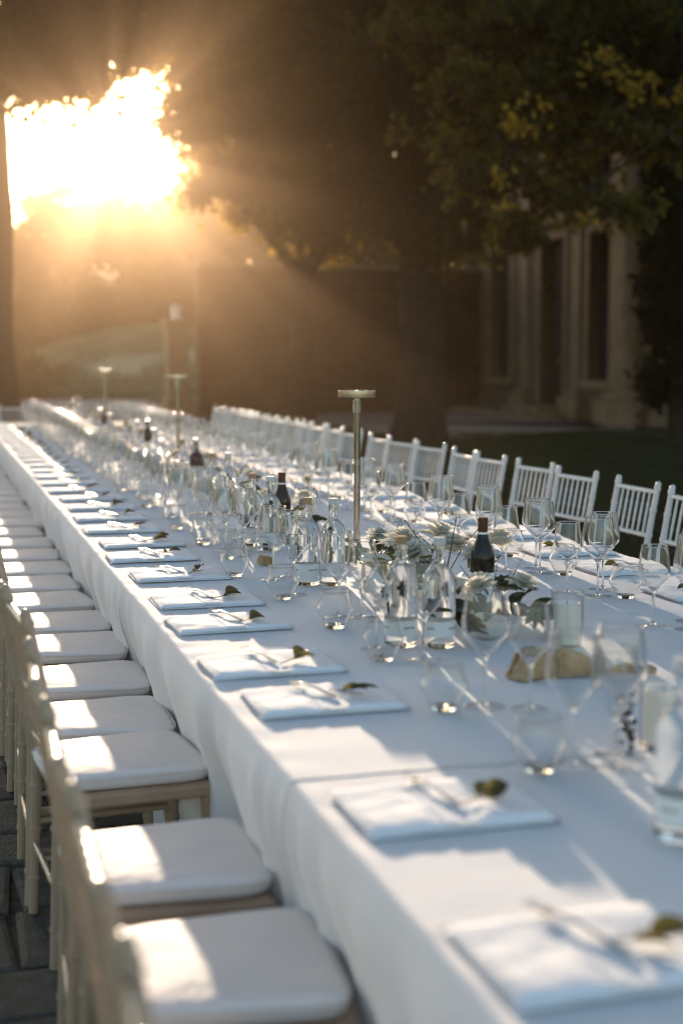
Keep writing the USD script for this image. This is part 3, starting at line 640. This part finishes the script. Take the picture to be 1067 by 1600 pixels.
def wine_proto(name, h, rb, n=48):
    p = proto(name)
    zb = h * .41
    bowl = [(.0045, zb), (.006, zb + .004), (rb * .45, zb + h * .105), (rb * .86, zb + h * .20), (rb * .985, zb + h * .235), (rb, zb + h * .26), (rb * .985, zb + h * .30), (rb * .90, zb + h * .45), (rb * .80, h)]
    obj('bowl', walled(bowl, .0011, n, zb + .016), 'clear_crystal', p, smooth=60)
    obj('rim', tube([[rb * .80 * math.cos(a), rb * .80 * math.sin(a), h] for a in np.linspace(0, 2 * math.pi, n + 1)], .0014, 8, False), 'rim_glass', p, smooth=80)
    obj('stem', lathe([(0, .006), (.010, .006), (.0055, .016), (.0038, .035), (.0036, zb * .7), (.0042, zb - .008), (.007, zb + .003), (.004, zb + .012), (0, zb + .014)], 12), 'solid_glass', p, smooth=60)
    obj('foot', lathe([(rb * .84, .0008), (rb * .87, .0014), (rb * .84, .0024), (rb * .4, .0042), (.010, .0066), (0, .0075)], n), 'foot_glass', p, smooth=60)
    return p
wine_a = wine_proto('wine_glass', .264, .055)
wine_b = wine_proto('small_wine_glass', .240, .048)
tum = proto('tumbler')
obj('rim', tube([[.0425 * math.cos(a), .0425 * math.sin(a), .108] for a in np.linspace(0, 2 * math.pi, 49)], .0015, 8, False), 'rim_glass', tum, smooth=80)
obj('cup', walled([(.029, .0), (.031, .006), (.050, .044), (.0545, .052), (.055, .056), (.053, .061), (.046, .084), (.0425, .108)], .0014, 48, .009), 'clear_crystal', tum, smooth=60)

def napkin_proto(k):
    p = proto(['flat_napkin', 'rumpled_napkin', 'loose_napkin'][k]); K = 30 * k
    def pad(x0, x1, y0, y1, z0, z1, seed, nx=30, ny=20):
        u, v = np.meshgrid(np.linspace(-1, 1, nx), np.linspace(-1, 1, ny), indexing='ij')
        X_ = (x0 + x1) / 2 + u * (x1 - x0) / 2; Y_ = (y0 + y1) / 2 + v * (y1 - y0) / 2
        edge = np.clip(1 - np.abs(u) ** 24, 0, 1) ** .5 * np.clip(1 - np.abs(v) ** 18, 0, 1) ** .5
        wv = .009 * (meshkit.fbm(np.stack([X_ * 14, Y_ * 14, 0 * X_ + seed], -1), 3, seed) - .45)
        Zt = z0 + (z1 - z0) * edge + wv * edge
        skew = .006 * (meshkit.noise(np.stack([X_ * 6, Y_ * 6, 0 * X_ + seed + 9], -1)) - .5)
        t = np.stack([X_ + skew, Y_ + skew, Zt], -1).reshape(-1, 3); b = t.copy(); b[:, 2] = z0
        f = grid(nx, ny); return trimesh.Trimesh(np.vstack([t, b]), np.vstack([f, f[:, ::-1] + len(t)]), process=False)
    obj('lower_fold', pad(-.172, .172, -.135, .135, 0, .006, 1 + K), 'napkin_linen', p, smooth=50)
    obj('upper_fold', pad(-.168, .170, -.130, .125, .0052, .011, 2 + K), 'napkin_linen', p, smooth=50)
    obj('pocket', pad(-.035, .03, -.132, .118, 0.0102, .0128, 3 + K, 14, 20), 'napkin_linen', p, smooth=50)
    return p
naps = [napkin_proto(k) for k in range(3)]
fork = proto('fork')   # along +y, tines at +y, length .20
pts = np.array([[0, -.10, .002], [0, -.07, .0035], [0, -.02, .008], [0, .02, .0095], [0, .045, .006]])
hd = tube(pts, [.0035, .0042, .0026, .0022, .0026], 8); hd.vertices[:, 0] *= [1.5]; obj('handle', hd, 'steel', fork, smooth=60)
hm = [rbox(-.0115, .0115, .043, .064, .0035, .0055, .0008)]
for i in range(4):
    x = -.0098 + i * .0065; hm.append(tube([[x, .062, .0045], [x, .085, .004], [x, .103, .0075]], [.0014, .0013, .0006], 5))
obj('tines', cat(*hm), 'steel', fork, smooth=40)
def leaf_mesh(L, W, curl=.2, n=7):
    t = np.linspace(0, 1, n); w = W * np.sin(np.pi * t ** .8) ** .8; z = curl * L * (t * (1 - t)) ; V = []
    for ti, wi, zi in zip(t, w, z):
        V += [[L * ti, -wi / 2, zi + wi * .25], [L * ti, 0, zi], [L * ti, wi / 2, zi + wi * .25]]
    return trimesh.Trimesh(V, grid(n, 3), process=False)
def moved(m, loc=(0, 0, 0), rx=0, ry=0, rz=0, s=1):
    m = m.copy(); m.apply_scale(s)
    for a, ax in ((rx, [1, 0, 0]), (ry, [0, 1, 0]), (rz, [0, 0, 1])):
        if a: m.apply_transform(trimesh.transformations.rotation_matrix(a, ax))
    m.apply_translation(loc); return m
sprigs = []
for s in range(3):
    p = proto(f'leaf_sprig_{"plain curled paired".split()[s]}')
    r = np.random.default_rng(70 + s)
    obj('twig', tube([[-.05, 0, .004], [-.01, .003, .006], [.03, 0, .006]], [.0015, .0013, .0008], 6), 'twig', p, smooth=60)
    obj('leaf', moved(leaf_mesh(.062, .034, .35), (.0, .003, .008), rx=.35 - .3 * s, ry=-.12, rz=.35), 'bay_leaf', p, smooth=True)
    if s != 1: obj('leaf', moved(leaf_mesh(.058, .030, .3), (-.018, -.004, .006), rx=-.6, ry=-.1, rz=-.5 + .9 * (s == 2)), 'bay_leaf', p, smooth=True)
    else: obj('leaf', moved(leaf_mesh(.055, .036, .6), (.01, 0, .006), rx=.8, ry=-.35, rz=-.3), 'bay_leaf', p, smooth=True)
    sprigs.append(p)

def water_proto(name, cork):
    p = proto(name)
    obj('body', lathe([(0, .004), (.018, .006), (.036, .001), (.043, .004), (.046, .012), (.046, .170), (.0445, .188), (.038, .207), (.028, .220), (.020, .230), (.0165, .242), (.0155, .270), (.017, .274), (.017, .283), (0, .283)], 32), 'water_glass', p, smooth=50)
    lb = lathe([(.0464, .035), (.0464, .078)], 48); 
    l_ = obj('label', lb, 'paper', p, smooth=60)
    tx = cat(*[box(x_ - w_, x_ + w_, 0, h_, 0, .0004) for x_, w_, h_ in ((-.017, .0013, .0050), (-.0115, .0016, .0042), (-.006, .0013, .0050), (.0, .0012, .0046), (.006, .0016, .0050), (.0115, .0012, .0044))]); v = tx.vertices.copy()   # printed marks too small to read
    for a0 in (math.pi * .9, math.pi * 1.4, math.pi * 1.9):
        q = np.c_[(.0466 + v[:, 2]) * np.cos(a0 + v[:, 0] / .0466), (.0466 + v[:, 2]) * np.sin(a0 + v[:, 0] / .0466), v[:, 1] + .056]
        obj('printed_mark', trimesh.Trimesh(q, tx.faces, process=False), 'ink', l_, smooth=False)
    if cork: obj('cork', lathe([(0, .284), (.0135, .284), (.0145, .287), (.0148, .303), (.0135, .306), (0, .306)], 20), 'cork', p, smooth=40)
    else: obj('cap', lathe([(0, .2835), (.0172, .2835), (.0178, .286), (.0178, .301), (.0165, .304), (0, .304)], 24), 'cap_grey', p, smooth=40)
    return p
wat_c, wat_m = water_proto('water_bottle_corked', True), water_proto('water_bottle_capped', False)
winb = proto('wine_bottle')
obj('body', lathe([(0, .012), (.02, .01), (.034, 0), (.0375, .004), (.038, .012), (.038, .168), (.036, .190), (.029, .215), (.020, .238), (.0155, .258), (.0143, .296), (0, .296)], 32), 'dark_bottle', winb, smooth=50)
obj('label', lathe([(.0384, .045), (.0384, .135)], 32), 'paper', winb, smooth=60)
obj('neck_band', lathe([(.0158, .248), (.0172, .2482), (.0166, .2575), (.0150, .258)], 24), 'paper', winb, smooth=40)
obj('foil_capsule', lathe([(.0158, .260), (.0152, .290), (.0162, .291), (.0162, .299), (.0145, .302), (0, .302)], 24), 'foil', winb, smooth=40)

stand = proto('candle_stand')
obj('pole', lathe([(0, .012), (.0135, .012), (.0135, .60), (.0125, .61), (.0125, .628), (0, .628)], 24), 'brass', stand, smooth=40)
for z0, nr in ((.565, 9), (.355, 4), (.275, 8)):
    pr = [(.0138, z0)]
    for i in range(nr): pr += [(.0155, z0 + i * .0055 + .0008), (.0155, z0 + i * .0055 + .004), (.0140, z0 + i * .0055 + .0048)]
    pr += [(.0136, z0 + nr * .0055)]
    obj('collar', lathe(pr, 24), 'steel', stand, smooth=30)
obj('dish', lathe([(0, .628), (.0745, .628), (.0765, .630), (.0765, .652), (.0755, .654), (.073, .654), (.073, .640), (0, .640)], 48), 'brass', stand, smooth=30)
obj('base', lathe([(0, 0), (.075, 0), (.078, .003), (.078, .009), (.074, .012), (0, .012)], 40), 'brass', stand, smooth=30)
lstand = proto('low_candle_stand')
obj('pole', lathe([(0, .012), (.0135, .012), (.0135, .29), (0, .29)], 20), 'brass', lstand, smooth=40)
obj('dish', lathe([(0, .29), (.0745, .29), (.0765, .292), (.0765, .316), (.073, .318), (.073, .302), (0, .302)], 40), 'brass', lstand, smooth=30)
obj('base', lathe([(0, 0), (.078, 0), (.078, .009), (.074, .012), (0, .012)], 40), 'brass', lstand, smooth=30)

cand = proto('pillar_candle')
obj('wax', lathe([(0, .003), (.036, .003), (.0375, .005), (.0375, .112), (.035, .116), (.030, .113), (.012, .108), (0, .107)], 32), 'wax', cand, smooth=40)
obj('wick', tube([[0, 0, .106], [.001, 0, .114], [.003, .001, .120]], .0012, 6), 'wick', cand, smooth=60)
obj('glass_cylinder', lathe([(.044, .002), (.046, .003), (.046, .150), (.0445, .1505)], 36), 'thin_glass', cand, smooth=60)
obj('glass_base', lathe([(0, 0), (.046, 0), (.046, .0025), (0, .0025)], 36), 'solid_glass', cand, smooth=30)

def mum(seed, R=.055):
    r = np.random.default_rng(seed); ms = []
    for ringi, (nn, el, L) in enumerate([(16, .1, 1.0), (15, .45, .92), (12, .8, .8), (9, 1.15, .62), (5, 1.4, .45)]):
        for i in range(nn):
            lf = leaf_mesh(R * L, R * .46, .35, 5)
            ms.append(moved(lf, (0, 0, ringi * .004), ry=-(el + r.uniform(-.12, .12)), rz=i * 2 * math.pi / nn + r.uniform(-.2, .2)))
    return cat(*ms)
def rosette(seed, R=.06):
    ms = []
    for ringi, (nn, el, L) in enumerate([(9, .15, 1.0), (8, .5, .82), (6, .85, .62), (4, 1.2, .4)]):
        for i in range(nn):
            lf = leaf_mesh(R * L, R * .42, .3, 5); lo = lf.copy(); lo.vertices[:, 2] -= .004; lo.invert()
            ms.append(moved(cat(lf, lo), (0, 0, ringi * .004), ry=-el, rz=i * 2 * math.pi / nn + ringi * .35))
    return cat(*ms)
arrs = []
for s in range(2):
    p = proto(['white_flower_arrangement', 'leafy_arrangement'][s]); r = np.random.default_rng(90 + s)
    obj('bowl', lathe([(0, 0), (.05, 0), (.075, .02), (.085, .05), (.082, .052), (.07, .03), (0, .02)], 28), 'ceramic', p, smooth=40)
    for i in range(7 if s == 0 else 3):
        a = i * 2.4 + s; rr_ = .05 * (i > 0) + .02 + .02 * (i > 3)
        f_ = obj('flower', moved(mum(100 + i + 10 * s, .062 - .005 * (i % 3)), (rr_ * 1.4 * math.cos(a), rr_ * 1.6 * math.sin(a),   .125 + .02 * (i % 2)), rx=r.uniform(-.4, .4), ry=r.uniform(-.4, .4)), 'petal', p, smooth=True)
        obj('flower_heart', moved(trimesh.creation.icosphere(1, .011), (rr_ * 1.4 * math.cos(a), rr_ * 1.6 * math.sin(a),   .142 + .02 * (i % 2))), 'flower_centre', f_, smooth=True)
    for i in range(3):
        a = i * 2.1 + 1.0 + s
        obj('succulent_rosette', moved(rosette(120 + i, .07 - .008 * i), (.13 * math.cos(a), .16 * math.sin(a), .045), rx=.5 * math.sin(a), ry=.5 * math.cos(a)), 'succulent' if i else 'dark_leaf', p, smooth=True)
    for i in range(15):
        a = i * 2.39996; R_ = r.uniform(.06, .15)
        obj('leaf', moved(leaf_mesh(r.uniform(.07, .115), r.uniform(.032, .055), .4, 6), (R_ * math.cos(a) * .8, R_ * 1.2 * math.sin(a), r.uniform(.02, .10)), rx=r.uniform(-.7, .7), ry=r.uniform(-.9, .2), rz=a + r.uniform(-.5, .5)), 'dark_leaf', p, smooth=True)
    for i in range(4):
        a = r.uniform(0, 6.28)
        obj('sprig', tube([[0, 0, .06], [.05 * math.cos(a), .06 * math.sin(a), .14], [.10 * math.cos(a), .12 * math.sin(a), .17 + .02 * i]], [.002, .0016, .001], 5), 'twig', p, smooth=60)
    arrs.append(p)
ballf = proto('seedhead_flower')
obj('stem', tube([[0, 0, 0], [.004, 0, .12], [0, 0, .235]], [.0018, .0014, .0012], 6), 'twig', ballf, smooth=60)
ms = []
for i in range(90):
    z = 1 - 2 * (i + .5) / 90; a = i * 2.39996; rr_ = math.sqrt(1 - z * z); d = np.array([rr_ * math.cos(a), rr_ * math.sin(a), z])
    lf = leaf_mesh(.022, .008, .1, 4); lf.apply_transform(trimesh.geometry.align_vectors([1, 0, 0], d)); lf.apply_translation(d * .012 + [0, 0, .25]); ms.append(lf)
obj('flower_head', cat(*ms), 'petal', ballf, smooth=True)
obj('flower_heart', moved(trimesh.creation.icosphere(1, .013), (0, 0, .25)), 'flower_centre', ballf, smooth=True)
obj('vase', lathe([(0, .004), (.016, 0), (.022, .002), (.024, .02), (.012, .06), (.009, .085), (.011, .09)], 20), 'thin_glass', ballf, smooth=60)

# ------------------------------------------------------------------ lay the table
def side_word(s): return 'left' if s < 0 else 'right'
LS = [1.05, 1.63, 2.27, 3.08, 3.48, 4.07, 4.48, 5.03, 5.53, 5.95, 6.45] + [6.45 + .487 * k for k in range(1, 22)]
RS = [3.05, 3.6, 4.16, 4.72, 5.22, 5.78, 6.40, 6.98, 7.6, 8.2, 8.75, 9.35, 9.95, 10.5, 11.1, 11.65] + [11.65 + .55 * k for k in range(1, 10)]
def setting(i, s, yc):
    side = side_word(s); o = ORD[i] if i else 'nearest'
    edge = X0 if s < 0 else X1; xn = edge - s * (.205 + rng.uniform(-.015, .02))
    rz = rng.uniform(-.04, .04) + (0 if s < 0 else math.pi)
    frm = f'{o} from the camera' if i else 'nearest to the camera'
    copy(naps[int(rng.integers(3))], 'napkin', f'folded white napkin on the {side} side of the table, {frm}', 'napkin', (xn, yc + .035, TOP - .002), rz, f'napkins on the {side} side')
    copy(fork, 'fork', f'silver fork lying on a napkin on the {side} side, {frm}', 'fork', (xn - s * (-.01 + rng.uniform(-.02, .02)), yc + .085, TOP + .013), (.25 if s < 0 else math.pi + .3) + rng.uniform(-.12, .12), f'forks on the {side} side')
    copy(sprigs[int(rng.integers(3))], 'leaf_sprig', f'green leaf sprig on a napkin on the {side} side, {frm}', 'leaf sprig', (xn - s * .062, yc + .0 + rng.uniform(-.02, .02), TOP + .010), rng.uniform(-.9, .9) + (0 if s < 0 else math.pi), f'leaf sprigs on the {side} side', rng.uniform(.85, 1.15))
    gl = GL.get((s, i))
    if gl is None:
        yo = rng.uniform(-.06, .10)
        gx = lambda d: edge - s * d
        gl = [('t', gx(.47 + rng.uniform(-.02, .02)), yc + yo - .06), ('a', gx(.56 + rng.uniform(-.02, .02)), yc + yo - .02), ('b', gx(.63 + rng.uniform(-.02, .02)), yc + yo + .07)]
        gl.append(('a', gx(.50 + rng.uniform(-.02, .02)), yc + yo + .10))
    cnt = {}
    for kd, x, yy in gl:
        n = cnt[kd] = cnt.get(kd, 0) + 1
        if kd == 't': copy(tum, 'tumbler', f'clear angular water tumbler on the {side} side, {frm}', 'tumbler', (x, yy, TOP - .003), rng.uniform(0, 6), f'tumblers on the {side} side')
        elif kd == 'a': copy(wine_a, 'wine_glass', f'{"taller" if n == 1 else "second tall"} stemmed wine glass of a place on the {side} side, {frm}', 'wine glass', (x, yy, TOP - .003), rng.uniform(0, 6), f'tall wine glasses on the {side} side')
        else: copy(wine_b, 'wine_glass', f'smaller stemmed wine glass of a place on the {side} side, {frm}', 'wine glass', (x, yy, TOP - .003), rng.uniform(0, 6), f'small wine glasses on the {side} side')
GL = {(-1, 0): [], (-1, 1): [], (-1, 2): [('t', 1.11, 2.46), ('a', 1.185, 2.47), ('b', 1.25, 2.42), ('a', 1.30, 2.50)],
      (-1, 3): [('t', 1.10, 2.96), ('a', 1.195, 2.95), ('b', 1.285, 2.90)], (-1, 4): [('t', 1.13, 3.50), ('a', 1.225, 3.44), ('b', 1.15, 3.62)],
      (-1, 5): [('t', 1.13, 3.96), ('a', 1.18, 4.10), ('b', 1.25, 4.08)], (-1, 6): [('t', 1.10, 4.48), ('a', 1.15, 4.53)],
      (-1, 7): [('a', 1.16, 4.86), ('b', 1.23, 4.93), ('t', 1.05, 5.0)]}
for i, yy in enumerate(LS): setting(i, -1, yy)
for i, yy in enumerate(RS): setting(i, 1, yy)

for i, (x, yy) in enumerate([(1.65, 5.46), (1.67, 9.84), (1.68, 14.14)]):
    copy(stand, 'candle_stand', 'tall polished metal candle stand with round dish, ' + ['nearest and sharpest', 'second from the camera', 'farthest of the tall ones'][i], 'candle stand', (x, yy, TOP - .002), i, 'tall candle stands')
copy(lstand, 'low_candle_stand', 'low metal candle stand with round dish near the far end of the table', 'candle stand', (1.64, 16.4, TOP - .002))

wb = [(1.18, 2.04, 1), (1.23, 3.65, 0), (1.325, 3.61, 1), (1.25, 4.73, 0), (1.335, 4.70, 1), (1.33, 5.62, 1), (1.29, 5.78, 0)]
for k in range(8):
    yy = 7.0 + k * 1.22; wb += [(1.36 + .06 * (k % 2), yy, 0), (1.45 + .06 * (k % 2), yy + .05, 1)]
for i, (x, yy, c) in enumerate(wb):
    copy(wat_m if c else wat_c, 'water_bottle', f'clear water bottle with {"grey cap" if c else "cork"} and white label, ' + ('at the right edge of the photo' if i == 0 else f'{ORD[i]} from the camera'), 'bottle', (x, yy, TOP - .003), -1.0 + .4 * c, 'water bottles along the table')
for i, (x, yy) in enumerate([(1.62, 4.03), (1.43, 5.83), (1.52, 8.35), (1.60, 10.8), (1.55, 13.2)]):
    copy(winb, 'wine_bottle', 'dark wine bottle with foil top standing on the table, ' + (f'{ORD[i]} from the camera' if i else 'nearest to the camera'), 'bottle', (x, yy, TOP - .003), i, 'wine bottles along the table')
for i, (x, yy, s, k, rz) in enumerate([(1.58, 4.25, 0, 1.3, .4), (1.52, 3.72, 1, 1.0, 2.0), (1.62, 5.05, 1, .85, .9), (1.50, 6.15, 0, 1.0, 1.0), (1.60, 7.7, 1, 1.0, .2), (1.60, 9.1, 0, 1.0, 3), (1.6, 11.4, 1, 1, 2), (1.6, 12.6, 0, 1, 1), (1.6, 15.2, 0, 1, 2.4)]):
    copy(arrs[s], 'flower_arrangement', ['low bowl of white flowers and dark leaves', 'low bowl of dark leaves and succulents'][s] + ', ' + (f'{ORD[i]} arrangement from the camera' if i else 'beside the nearest wine bottle'), 'flowers', (x, yy, TOP - .002), rz, 'flower arrangements down the table', k)
copy(ballf, 'seedhead_flower', 'round white flower on a thin stem in a small vase', 'flower', (1.60, 6.05, TOP - .002))
for i, (x, yy) in enumerate([(1.43, 2.56), (1.68, 3.55), (1.75, 6.6), (1.72, 8.9), (1.7, 12.0)]):
    copy(cand, 'pillar_candle', 'cream pillar candle in a clear glass cylinder, ' + ['at the right edge of the photo', 'behind the bread', 'third from the camera', 'fourth from the camera', 'fifth from the camera'][i], 'candle', (x, yy, TOP - .002), i, 'candles down the table')

# bread pieces between the glasses
def loaf(l, w, h, seed, wedge=False):
    m = trimesh.creation.icosphere(4, 1.0); v = m.vertices
    v = np.sign(v) * np.abs(v) ** (.55 if wedge else .75) * [l / 2, w / 2, h / 2]
    if wedge: v[:, 2] = (v[:, 2] + h / 2) * (.35 + .65 * (v[:, 0] + l / 2) / l) - h / 2
    v = v * (1 + .16 * (meshkit.fbm(v * 28 + seed, 3, seed)[:, None] - .5)); v[:, 2] = np.maximum(v[:, 2], -h * .46) ; v[:, 2] += h * .46
    return trimesh.Trimesh(v, m.faces, process=False)
def bread(name, label, loc, rz, parts):
    t = thing(name, label, 'bread', loc, rz, None, .8)
    for nm, m, mt in parts: obj(nm, m, mt, t, smooth=60)
def chunk(poly, w, seed, amp=.006):
    """A torn piece: a cut outline (x, z) given width along y, its faces roughened."""
    m = trimesh.creation.extrude_polygon(Polygon(poly), w, engine='earcut'); v = m.vertices.copy(); m.vertices = np.c_[v[:, 0], v[:, 2] - w / 2, v[:, 1]]
    m.invert() if m.volume < 0 else None
    for _ in range(4): m = m.subdivide()
    m = trimesh.smoothing.filter_laplacian(m, iterations=4)
    v = m.vertices; v = v + (meshkit.fbm(v * 55 + seed, 3, seed)[:, None] - .5) * amp * 2 * m.vertex_normals; v[:, 2] = np.maximum(v[:, 2], 0)
    return trimesh.Trimesh(v, m.faces, process=False)
bread('bread_chunk', 'pale torn bread wedge on the cloth behind the wine glasses', (1.42, 3.20, TOP - .003), .35,
      [('crumb', chunk([(-.07, 0), (.06, 0), (.055, .075), (.01, .082), (-.02, .065)], .075, 3), 'crumb'), ('crust', moved(chunk([(-.068, 0), (.062, 0), (.060, .083), (.01, .089), (-.022, .071)], .014, 5, .004), (0, .043, 0)), 'crust')])
bread('bread_loaf', 'golden bread loaf end beside the pale bread wedge', (1.53, 3.22, TOP - .003), .1,
      [('crust', chunk([(-.06, 0), (.07, 0), (.085, .02), (.07, .05), (.02, .072), (-.05, .074)], .095, 7), 'crust'), ('crumb', moved(chunk([(-.006, .006), (.006, .006), (.006, .066), (-.006, .066)], .085, 8, .003), (-.062, 0, 0)), 'crumb')])
bread('bread_stick', 'brown bread stick lying right of the loaf', (1.67, 3.17, TOP - .003), -.15, [('crust', chunk([(-.085, 0), (.085, 0), (.09, .02), (.03, .034), (-.04, .030), (-.085, .022)], .036, 9), 'crust'), ('crumb', moved(loaf(.012, .028, .024, 10), (-.086, 0, .002)), 'crumb')])
bread('bread_roll', 'small bread piece beside the water bottles in mid table', (1.22, 5.25, TOP - .003), .6, [('crust', chunk([(-.03, 0), (.035, 0), (.03, .035), (-.025, .045)], .045, 11), 'crust'), ('crumb', moved(loaf(.02, .04, .035, 12), (-.032, 0, .002)), 'crumb')])
bs = thing('berry_sprig', 'dark berry sprig hanging beside the right-edge candle', 'berry sprig', (1.325, 2.50, TOP - .002), .3)
obj('twig', tube([[0, 0, .002], [.01, .01, .05], [.0, .02, .10], [-.015, .02, .13]], [.002, .0018, .0014, .001], 6), 'twig', bs, smooth=60)
for i in range(11):
    z = .012 + i * .011; a = i * 2.4
    obj('berry', moved(trimesh.creation.icosphere(2, .0055 + .001 * (i % 3)), (.012 * math.cos(a) + .004, .012 * math.sin(a) + .012, z)), 'berry', bs, smooth=True)
for i in range(4):
    obj('leaf', moved(leaf_mesh(.035, .016, .3, 5), (.004, .012, .03 + .022 * i), ry=-.5, rz=i * 1.7), 'dark_leaf', bs, smooth=True)
#@@END
